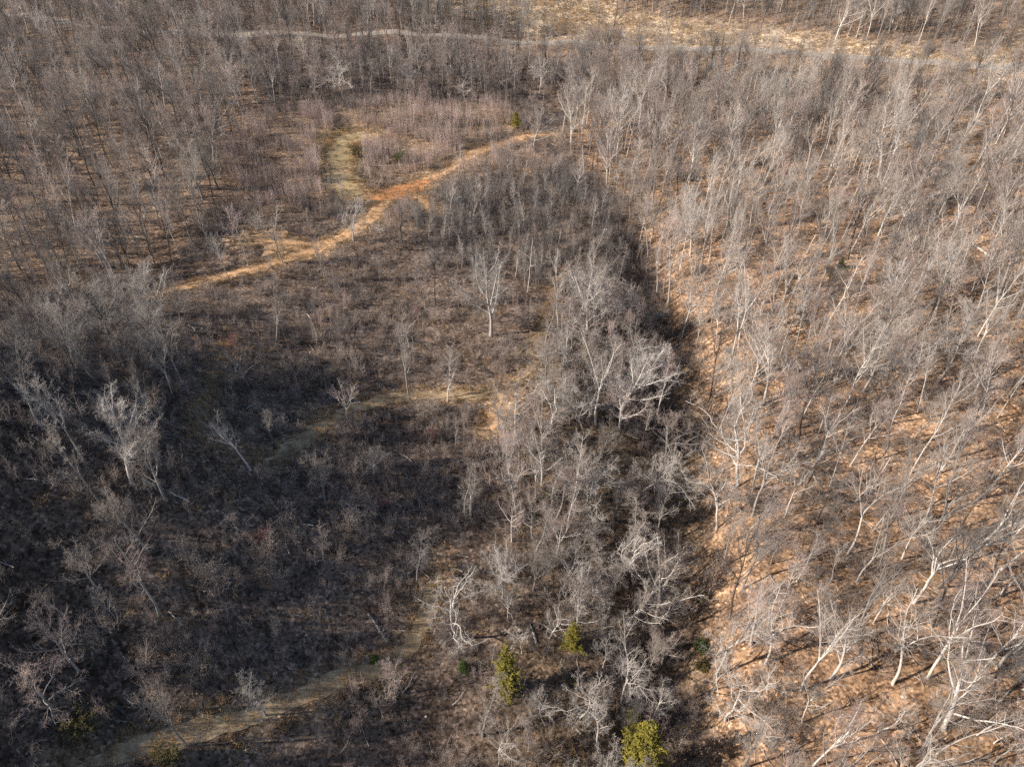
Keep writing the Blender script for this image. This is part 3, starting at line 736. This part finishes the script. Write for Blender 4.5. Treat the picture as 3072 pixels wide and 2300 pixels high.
# fallen logs and standing snags
def log_mesh(p, q, r0, seed, stubs=4):
    r = np.random.default_rng(seed); n = 12
    t = np.linspace(0, 1, n)[:, None]; pts = np.array(p) * (1 - t) + np.array(q) * t
    pts[1:-1] += r.normal(0, .06, (n - 2, 3)) * np.array([1, 1, .4])
    R = r0 * np.linspace(1, .5, n)
    P0 = pts[None]; R0 = R[None]; L = np.array([np.linalg.norm(np.array(q) - np.array(p))])
    P1, R1, L1 = shoots(r, P0, R0, L, stubs, .45, 1, (25, 60), .22, 5, 0, .14, .03, .03, .3)
    bV, bF = tubes(P0, R0, 8)
    e = len(bV); caps = []
    bV = np.vstack([bV, pts[:1], pts[-1:]])
    for k in range(8):
        caps.append([e, (k + 1) % 8, k, e]); caps.append([e + 1, (n - 1) * 8 + k, (n - 1) * 8 + (k + 1) % 8, e + 1])
    return (bV, bF), [tubes(P1[i:i + 1], R1[i:i + 1], 4) for i in range(stubs)]

def gpt(u, v, up=0.0):
    x, y = (float(q) for q in unproject(u, v)); return np.array([x, y, float(height(x, y)) + up])

for i, (a, b, r0, m, label, lm) in enumerate([
        ((427, 1440), (565, 1503), .16, M_PALE, 'long bleached log lying on the shaded left slope', 'the bleached log'),
        ((2910, 731), (2997, 790), .32, M_PALE, 'thick pale broken log on the sunlit right slope', 'the thick pale log'),
        ((1163, 1928), (1105, 1841), .22, M_GREY, 'straight grey log lying above the bottom track', 'the straight grey log'),
        ((562, 1968), (478, 2033), .2, M_DARK, 'dark log lying downhill on the lower left slope', 'the dark log'),
        ((828, 1346), (771, 1236), .26, M_DARK, 'dark split log pointing uphill at the middle track', 'the dark split log'),
        ((906, 2006), (868, 1936), .17, M_DARK, 'thin dark log in the brush left of the straight grey log', 'the thin dark log'),
        ((1902, 1510), (1815, 1425), .2, M_GREY, 'grey log lying in the black shade of the gully', 'the shaded gully log'),
        ((1082, 1538), (1040, 1512), .16, M_PALE, 'short pale log in the lower central brush', 'the short pale log'),
        ((377, 2138), (330, 2106), .22, M_DARK, 'stubby dark log in the bottom left brush', 'the stubby log'),
        ((1610, 1930), (1590, 1870), .18, M_GREY, 'broken grey log in the shadow beside the gully cedar', 'the broken log'),
        ((2790, 590), (2835, 615), .2, M_PALE, 'short bleached log high on the right slope', 'the high bleached log'),
        ((2380, 1305), (2366, 1278), .14, M_PALE, 'small pale log end tilted in orange litter at right', 'the small pale log')]):
    p, q = gpt(*a, r0 * .8), gpt(*b, r0 * .8)
    (bv, bf), sv = log_mesh(p - p, q - p, r0, 200 + i)
    o = thing('fallen_log', *p, label, 'log', 'fallen logs')
    link('bole', big_mesh('bole', bv, bf, [m]), o); [link('branch_stub', big_mesh('branch_stub', *q, [m]), o) for q in sv]
    landmark(*p, lm)

for i, (bx, by, tx, ty, r0, m, label, lm) in enumerate([
        (431, 1416, 389, 1313, .2, M_GREY, 'straight bare snag beside the pale spreading tree on the left slope', 'the straight snag'),
        (556, 1402, 543, 1327, .24, M_DARK, 'short dark broken snag at the left end of the middle track', 'the dark snag'),
        (1583, 876, 1598, 716, .12, M_PALE, 'thin hooked white snag standing above the gully trail', 'the hooked snag'),
        (1674, 752, 1683, 684, .16, M_PALE, 'short white snag in the dark sapling thicket', 'the short white snag'),
        (1753, 520, 1748, 437, .26, M_PALE, 'thick white broken snag below the grassy knoll', 'the thick white snag'),
        (2504, 2240, 2551, 2185, .2, M_PALE, 'leaning broken snag near the bottom right litter', 'the leaning snag'),
        (2148, 510, 2156, 455, .24, M_PALE, 'stout pale snag in the upper right woods', 'the stout snag'),
        (2773, 2240, 2800, 2210, .16, M_PALE, 'short tilted white stub at the lower right', 'the white stub'),
        (1411, 1545, 1412, 1485, .2, M_PALE, 'white cut snag throwing a long shadow in the lower brush', 'the cut snag'),
        (2716, 935, 2722, 895, .22, M_PALE, 'pale stump-like snag on the right slope', 'the stump-like snag')]):
    x, y, z, H = tree_height(bx, by, ty)
    u, v = project(x, y, z + H); pm = FPX / (y * cp - (z + H - CAM[2]) * sp)
    dx = max(-.35, min(.35, (tx - float(u)) / pm / H)) * H
    (bv, bf), sv = log_mesh((0, 0, -.4), (dx, 0, H), r0, 300 + i, 3)
    o = thing('dead_snag', x, y, z, label, 'snag', 'standing dead snags')
    link('trunk', big_mesh('trunk', bv, bf, [m]), o); [link('branch_stub', big_mesh('branch_stub', *q, [m]), o) for q in sv]
    landmark(x, y, z, lm)

for (u, v), t in (((845, 428), 'the orange clay fork'), ((600, 552), 'the sandy clearing'), ((1150, 293), 'the grassy knoll'), ((735, 350), 'the straw lane'),
                  ((420, 612), 'the left end of the upper track'), ((940, 462), 'the clay spur'), ((850, 857), 'the middle track'), ((1090, 840), 'the tan grassy patch'), ((600, 985), 'the bend of the middle track'),
                  ((430, 880), 'the faint old track'), ((300, 1612), 'the left end of the bottom track'), ((660, 1497), 'the bottom track'), ((900, 1380), 'the bend of the bottom track'),
                  ((0, 0), 'the top left corner'), ((2212, 0), 'the top right corner'), ((2212, 1656), 'the bottom right corner'), ((0, 1656), 'the bottom left corner'),
                  ((1530, 1300), 'the lower gully edge'), ((1528, 950), 'the dark gully edge'), ((1400, 560), 'the sunny gap above the gully'), ((1190, 650), 'the gully trail'),
                  ((2212, 830), 'the middle of the right edge'), ((0, 900), 'the middle of the left edge'), ((1900, 1656), 'the bottom edge right of the gully'), ((1300, 1500), 'the lower gully shade'),
                  ((1900, 1000), 'the middle of the right slope'), ((1850, 1300), 'the lower right slope'), ((1700, 780), 'the left part of the right slope'), ((1700, 600), 'the upper right slope'),
                  ((2212, 400), 'the upper right edge'), ((520, 76), 'the left part of the gravel road'), ((1420, 100), 'the middle of the gravel road'), ((2080, 142), 'the right end of the gravel road')):
    LANDMARKS.append((u * BIG, v * BIG, t))

# ------------------------------------------------------------------ the 300 trees that show largest
SHAPE = {'forest': 'tall straight', 'forked': 'forked', 'spreading': 'wide-crowned', 'crooked': 'crooked-limbed', 'vine': 'vine-clad', 'young': 'slim young'}
TINT = {M_TWIG.name: 'tan-twigged', M_TWIGP.name: 'pinkish-twigged', M_TWIGD.name: 'dark-twigged', M_TWIGW.name: 'pale-twigged'}
ORD = ['nearest', 'second nearest', 'third nearest', 'fourth nearest', 'fifth nearest', 'sixth nearest', 'seventh nearest', 'eighth nearest', 'ninth nearest', 'tenth nearest', 'eleventh nearest', 'twelfth nearest', 'thirteenth nearest', 'fourteenth nearest']
LM = np.array([[a, b] for a, b, _ in LANDMARKS])
keyed = {}
for t in OWN:
    d = np.hypot(LM[:, 0] - t['u'], (LM[:, 1] - t['v']))
    j = int(d.argmin()); du, dv = t['u'] - LM[j, 0], t['v'] - LM[j, 1]
    side = ('right of' if du > 0 else 'left of') if abs(du) > abs(dv) else ('below' if dv > 0 else 'above')
    kd, _, mb, mt = KINDS[t['k']]
    look = SHAPE[kd] + ' ' + BARK[mb.name] + ' tree'
    keyed.setdefault((look, side, j), []).append((float(d[j]), t, mt))
for (look, side, j), lst in keyed.items():
    lst.sort(key=lambda q: q[0])
    for n, (_, t, mt) in enumerate(lst):
        t['label'] = '%s, %s one %s %s' % (look, ORD[min(n, 13)], side, LANDMARKS[j][2]) if len(lst) > 1 else '%s %s %s' % (look, side, LANDMARKS[j][2])
for t in OWN:
    o = D.objects.new('bare_tree', None); C.objects.link(o)
    o.empty_display_size = 1
    o.location = (t['x'], t['y'], t['z'] - .05); o.rotation_mode = 'ZYX'
    o.rotation_euler = (t['rx'], t['ry'], t['rz']); o.scale = (t['w'], t['w'], t['H'])
    o['label'] = t['label']; o['category'] = 'tree'; o['group'] = 'bare winter trees'
    link('trunk', TRUNKS[t['k']], o); link('crown', CROWNS[t['k']], o)

# ------------------------------------------------------------------ masses: one object each, instanced over points
def scatter(name, pts, rot, scl, idx, coll, label, cat):
    me = D.meshes.new(name)
    pts = np.asarray(pts, np.float32); me.vertices.add(len(pts)); me.vertices.foreach_set('co', pts.ravel())
    a = me.attributes.new('turn', 'FLOAT_VECTOR', 'POINT'); a.data.foreach_set('vector', np.asarray(rot, np.float32).ravel())
    scl = np.asarray(scl, np.float32); scl = np.repeat(scl[:, None], 3, 1) if scl.ndim == 1 else scl
    a = me.attributes.new('size', 'FLOAT_VECTOR', 'POINT'); a.data.foreach_set('vector', scl.ravel())
    a = me.attributes.new('pick', 'INT', 'POINT'); a.data.foreach_set('value', np.asarray(idx, np.int32))
    me.update()
    o = link(name, me, None, label, cat, None, 'stuff')
    g = D.node_groups.new(name, 'GeometryNodeTree')
    g.interface.new_socket('Geometry', in_out='INPUT', socket_type='NodeSocketGeometry')
    g.interface.new_socket('Geometry', in_out='OUTPUT', socket_type='NodeSocketGeometry')
    gi_, go = g.nodes.new('NodeGroupInput'), g.nodes.new('NodeGroupOutput')
    ip = g.nodes.new('GeometryNodeInstanceOnPoints'); ci = g.nodes.new('GeometryNodeCollectionInfo')
    ci.inputs['Collection'].default_value = coll; ci.inputs['Separate Children'].default_value = True; ci.inputs['Reset Children'].default_value = True
    ip.inputs['Pick Instance'].default_value = True
    def attr(nm, ty):
        n = g.nodes.new('GeometryNodeInputNamedAttribute'); n.data_type = ty; n.inputs['Name'].default_value = nm
        return [s for s in n.outputs if s.enabled and s.name == 'Attribute'][0]
    L = g.links
    L.new(gi_.outputs[0], ip.inputs['Points']); L.new(ci.outputs[0], ip.inputs['Instance'])
    L.new(attr('pick', 'INT'), ip.inputs['Instance Index']); L.new(attr('turn', 'FLOAT_VECTOR'), ip.inputs['Rotation']); L.new(attr('size', 'FLOAT_VECTOR'), ip.inputs['Scale'])
    L.new(ip.outputs[0], go.inputs[0])
    o.modifiers.new('scatter', 'NODES').node_group = g
    return o

def source(name, meshes):
    c = D.collections.new(name)
    for i, me in enumerate(meshes): c.objects.link(D.objects.new('%s_%02d' % (name, i), me))
    return c

scatter('forest', [(t['x'], t['y'], t['z'] - .05) for t in REST], [(t['rx'], t['ry'], t['rz']) for t in REST], [(t['w'], t['w'], t['H']) for t in REST], [t['k'] for t in REST], src,
        'the rest of the bare grey winter woods', 'woods')

def sprinkle(seed, dens, margin, lo=-0.2, near_only=1e9):
    """points thinned by dens {zone: per square metre}"""
    r = np.random.default_rng(seed)
    mx = max(dens.values()); c = 1 / math.sqrt(mx)
    X, Y = np.meshgrid(np.arange(-300, 300, c), np.arange(20, min(480, near_only), c))
    X = X.ravel() + r.uniform(0, c, X.size); Y = Y.ravel() + r.uniform(0, c, Y.size)
    Z = height(X, Y); u, v = project(X, Y, Z)
    k = (u > -250) & (u < 3320) & (v > -60) & (v < 2600)
    X, Y, Z = X[k], Y[k], Z[k]
    q = np.array([dens.get(z, 0) / mx for z in ZN])[zone_of(X, Y, Z, 9.0)]
    clump = 0.5 + 0.5 * np.sin(X * .21 + 2 * np.sin(Y * .13)) * np.sin(Y * .19 + 2 * np.sin(X * .11))
    k = r.random(len(X)) < q * (0.15 + 1.2 * clump)
    X, Y, Z = X[k], Y[k], Z[k]
    k = track_clear(X, Y) > margin
    return X[k], Y[k], Z[k], r

X, Y, Z, r = sprinkle(31, {'copse': .22, 'thicket': .36, 'brush': .085, 'gully': .06, 'left': .03, 'upleft': .015, 'right': .018, 'bank': .004}, 1.6)
n = len(X)
zt = zone_of(X, Y, Z) == 3
uu, vv = project(X, Y, Z); dim = zone_of(X, Y, Z) == 10
scatter('sapling_thicket', np.stack([X, Y, Z], 1), np.stack([r.normal(0, .04, n), r.normal(0, .04, n), r.uniform(0, 6.28, n)], 1), r.uniform(.4, 1.25, n) * (.8 + .35 * np.sin(X * .17 + 2 * np.sin(Y * .11)) * np.sin(Y * .15 + 1)) * np.where(zt | dim, 1.1, .75), np.where(zt, r.integers(0, 6, n), np.where(dim, r.integers(6, 10, n), r.integers(3, 9, n))),
        source('sapling_source', [big_mesh('saplings', *make_saplings(400 + i), [M_SAPL if i < 3 else M_TWIGP if i < 5 else M_BRUSH if i < 7 else M_TWIGD if i < 9 else M_SHADEBR]) for i in range(10)]),
        'dense pinkish-brown sapling thickets around the clay fork', 'thicket')
X, Y, Z, r = sprinkle(32, {'brush': .40, 'left': .34, 'gully': .5, 'thicket': .12, 'upleft': .10, 'right': .26, 'bank': .12, 'clear': .08, 'front': .15, 'dell': .34, 'copse': .42}, .1)
n = len(X)
scatter('underbrush', np.stack([X, Y, Z], 1), np.stack([r.normal(0, .1, n), r.normal(0, .1, n), r.uniform(0, 6.28, n)], 1), r.uniform(.35, 1.0, n) * np.where(track_clear(X, Y) < 2.4, .55, 1) * (1 + 1.3 * (np.sin(X * .37 + 2 * np.sin(Y * .23)) * np.sin(Y * .33 + 2 * np.sin(X * .19)) > .25) * r.random(n)), np.where(np.isin(zone_of(X, Y, Z), (4, 7, 9, 10)), r.integers(6, 10, n), np.where(zone_of(X, Y, Z) == 0, r.integers(3, 10, n), r.integers(0, 8, n))),  # left, gully, dell and copse favour the shade-darkened stems
        source('underbrush_source', [big_mesh('underbrush', *make_shrub(500 + i, 2.4, 8)[0], [M_BRUSH if i < 5 else M_TWIG if i < 7 else M_SHADEBR]) for i in range(10)]),
        'low tangled brown brush covering the open slopes', 'brush')
X, Y, Z, r = sprinkle(33, {'brush': .10, 'left': .08, 'gully': .14, 'thicket': .15, 'clear': 1.2, 'bank': .9, 'front': .2, 'right': .05, 'upleft': .04}, .1)
ex, ey = [], []
for l, wd in LINES.values():
    for s in range(4):
        t = norm(np.gradient(l, axis=0)); off = r.choice([-1, 1], len(l)) * np.where(s < 2, wd / 2 + .4 + np.abs(r.normal(0, .6, len(l))), wd * r.uniform(0, .6, len(l)))
        ex.append(l[:, 0] - t[:, 1] * off + r.normal(0, .5, len(l))); ey.append(l[:, 1] + t[:, 0] * off + r.normal(0, .5, len(l)))
ex, ey = np.concatenate(ex), np.concatenate(ey)
X, Y = np.concatenate([X, ex]), np.concatenate([Y, ey]); Z = height(X, Y); n = len(X)
scatter('dry_grass', np.stack([X, Y, Z], 1), np.stack([np.zeros(n), np.zeros(n), r.uniform(0, 6.28, n)], 1), r.uniform(.7, 1.7, n), r.integers(0, 4, n),
        source('grass_source', [big_mesh('grass', *make_tuft(600 + i), [M_GRASS]) for i in range(4)]), 'dry straw grass along the tracks and clearings', 'grass')
X, Y, Z, r = sprinkle(34, {'brush': .05, 'left': .05, 'gully': .06, 'right': .26, 'upleft': .05, 'bank': .04}, .3)
n = len(X)
scatter('fallen_branches', np.stack([X, Y, Z], 1), np.stack([np.zeros(n), np.zeros(n), r.uniform(0, 6.28, n)], 1), r.uniform(.5, 1.4, n), r.integers(0, 6, n),
        source('branch_source', [big_mesh('branch', *make_sticks(700 + i), [M_PALE if i < 3 else M_GREY]) for i in range(6)]), 'broken branches littering the forest floor', 'branches')
X, Y, Z, r = sprinkle(35, {'bank': .05, 'brush': .012, 'left': .01, 'gully': .01, 'right': .008}, .3)
n = len(X); zb = zone_of(X, Y, Z) == 1
scatter('rubble', np.stack([X, Y, Z], 1), np.stack([np.zeros(n), np.zeros(n), r.uniform(0, 6.28, n)], 1), np.where(zb, r.uniform(.4, 1.2, n), r.uniform(.12, .4, n)), r.integers(0, 4, n),
        source('stone_source', [big_mesh('stone', *make_rock(800 + i), [M_ROCK], smooth=False) for i in range(4)]), 'pale stones scattered on the slopes and the far bank', 'stones')
print('trees', len(TREES), 'own', len(OWN))
